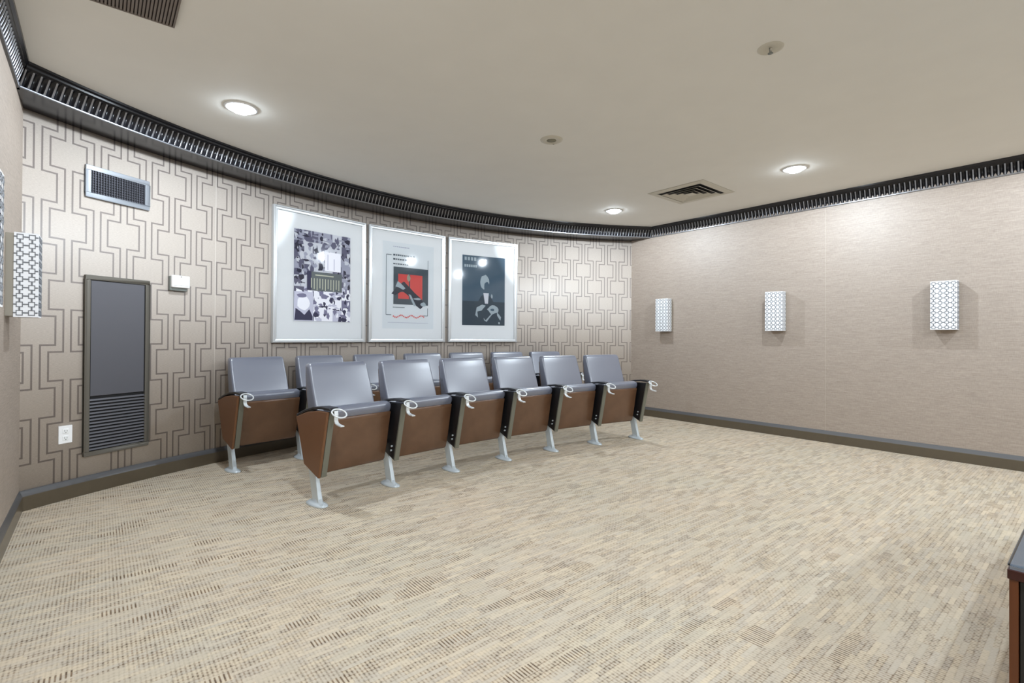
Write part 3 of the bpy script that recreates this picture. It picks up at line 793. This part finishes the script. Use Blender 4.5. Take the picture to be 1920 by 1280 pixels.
root = empty('ceiling_diffuser', (4.622, 2.735, HC), 0.0)
tag(root, 'square white ceiling air diffuser with dark slots near the right wall', 'air diffuser')
mb = MB(); rbox(mb, -0.305, 0.305, -0.305, 0.305, 0.055, 0, 0)      # plate built flat below
mb = MB()
def ring(mb, a0, z0, a1, z1, t=0.0015):
    vs = [(sx * a0, sy * a0, z0) for sx, sy in ((-1, -1), (1, -1), (1, 1), (-1, 1))] + [(sx * a1, sy * a1, z1) for sx, sy in ((-1, -1), (1, -1), (1, 1), (-1, 1))]
    vs2 = [(x, y, z + t * 2) for x, y, z in vs]
    fs = [(i, (i + 1) % 4, 4 + (i + 1) % 4, 4 + i) for i in range(4)]
    mb.add(vs, fs); mb.add(vs2, fs)
    for a, b in ((0, 4),):
        mb.add([*vs[:4], *vs2[:4]], fs); mb.add([*vs[4:], *vs2[4:]], fs)
ring(mb, 0.305, -0.004, 0.235, -0.010, 0.001); mb.build('frame', M['cream'], root)
mb = MB(); mb.box(-0.24, 0.24, -0.24, 0.24, -0.0015, 0.0); mb.build('back_plate', M['dark'], root)
mb = MB()
for a in (0.205, 0.150, 0.095): ring(mb, a, -0.020, a - 0.030, -0.006, 0.001)
mb.box(-0.045, 0.045, -0.045, 0.045, -0.020, -0.017)
mb.build('louver', M['cream'], root)

root = empty('return_air_grille', (-0.035, 2.56, HC))
tag(root, 'grey brown slatted air grille in the ceiling at the top left', 'air grille')
mb = MB(); mb.box(-0.302, 0.302, -0.302, 0.302, -0.004, 0.0); mb.build('back_plate', M['grille_gap'], root)
mb = MB()
for k in range(46):
    x = -0.298 + 0.596 * k / 45; mb.box(x - 0.0042, x + 0.0042, -0.298, 0.298, -0.012, -0.003)
mb.build('slat', M['grille'], root)
mb = MB(); 
for a, b, c, d in ((-0.302, 0.302, -0.302, -0.294), (-0.302, 0.302, 0.294, 0.302), (-0.302, -0.294, -0.294, 0.294), (0.294, 0.302, -0.294, 0.294)): mb.box(a, b, c, d, -0.013, 0.0)
mb.build('frame', M['grille'], root)

root = empty('smoke_detector', (2.597, 2.68, HC))
tag(root, 'round cream ceiling disc with a darker centre, in the middle of the ceiling', 'smoke detector')
mb = MB(); mb.lathe([(0.0001, -0.006), (0.036, -0.006), (0.048, -0.012), (0.070, -0.010), (0.082, -0.004), (0.084, 0.0)], 36); mb.build('body', M['cream'], root)
mb = MB(); mb.lathe([(0.0001, -0.0065), (0.036, -0.0065), (0.036, -0.005)], 28); mb.build('centre', M['olive'], root)
mb = MB(); mb.lathe([(0.0001, -0.0128), (0.007, -0.0128), (0.007, -0.010)], 12, c=(0.050, 0.030)); mb.build('indicator', M['olive'], root)
root = empty('fire_sprinkler', (2.62, 1.11, HC))
tag(root, 'small recessed fire sprinkler in a round white plate, upper right ceiling', 'sprinkler')
mb = MB(); mb.lathe([(0.030, -0.002), (0.050, -0.005), (0.060, -0.003), (0.062, 0.0)], 32); mb.build('escutcheon', M['cream'], root)
mb = MB(); mb.lathe([(0.0001, -0.001), (0.031, -0.002)], 24); mb.lathe([(0.0001, -0.014), (0.007, -0.014), (0.007, -0.002)], 12); mb.build('cup', M['cream'], root)
mb = MB(); mb.tube([(-0.010, 0, -0.003), (-0.008, 0, -0.022), (0, 0, -0.027), (0.008, 0, -0.022), (0.010, 0, -0.003)], 0.002, 8); mb.lathe([(0.0001, -0.028), (0.013, -0.028), (0.013, -0.0265), (0.0001, -0.0265)], 12); mb.build('sprinkler_head', M['greyplastic'], root)

# ---------------------------------------------------------------- cabinet at the lower right
root = empty('media_cabinet', (1.563, 0.150, 0.0))
tag(root, 'dark cherry wood cabinet with a glass top at the lower right edge', 'cabinet')
# extends +x and -y from its near left corner
LX, LY, TH = 1.90, 1.10, 0.55
mb = MB(); mb.box(0.012, LX, -LY, -0.006, 0.0, 0.04); mb.build('plinth', M['black'], root)
for k, yy in enumerate((-0.018, -LY + 0.003)):
    mb = MB(); mb.box(0.003, LX, yy, yy + 0.015, 0.0, TH - 0.032); mb.build('side_panel', M['tanwood'], root, bevel=0.001)
mb = MB(); mb.box(LX - 0.012, LX, -LY + 0.022, -0.020, 0.04, TH - 0.032); mb.build('back_panel', M['black'], root)
mb = MB(); mb.box(0.03, LX - 0.012, -LY + 0.022, -0.020, 0.27, 0.29); mb.build('shelf', M['black'], root)
mb = MB(); mb.box(0.012, 0.018, -LY + 0.020, -0.020, 0.045, TH - 0.036); mb.build('door', M['black'], root)
mb = MB(); mb.box(0.0, LX + 0.004, -LY, 0.0, TH - 0.032, TH - 0.010); mb.build('top', M['cherry'], root, bevel=0.002)
mb = MB(); mb.box(0.004, LX, -LY + 0.004, -0.004, TH - 0.010, TH - 0.002); mb.build('top_surface', M['tabletop'], root)
mb = MB(); mb.box(0.001, LX + 0.002, -LY + 0.001, -0.001, TH - 0.002, TH + 0.003); g = mb.build('glass_top', M['glass'], root)
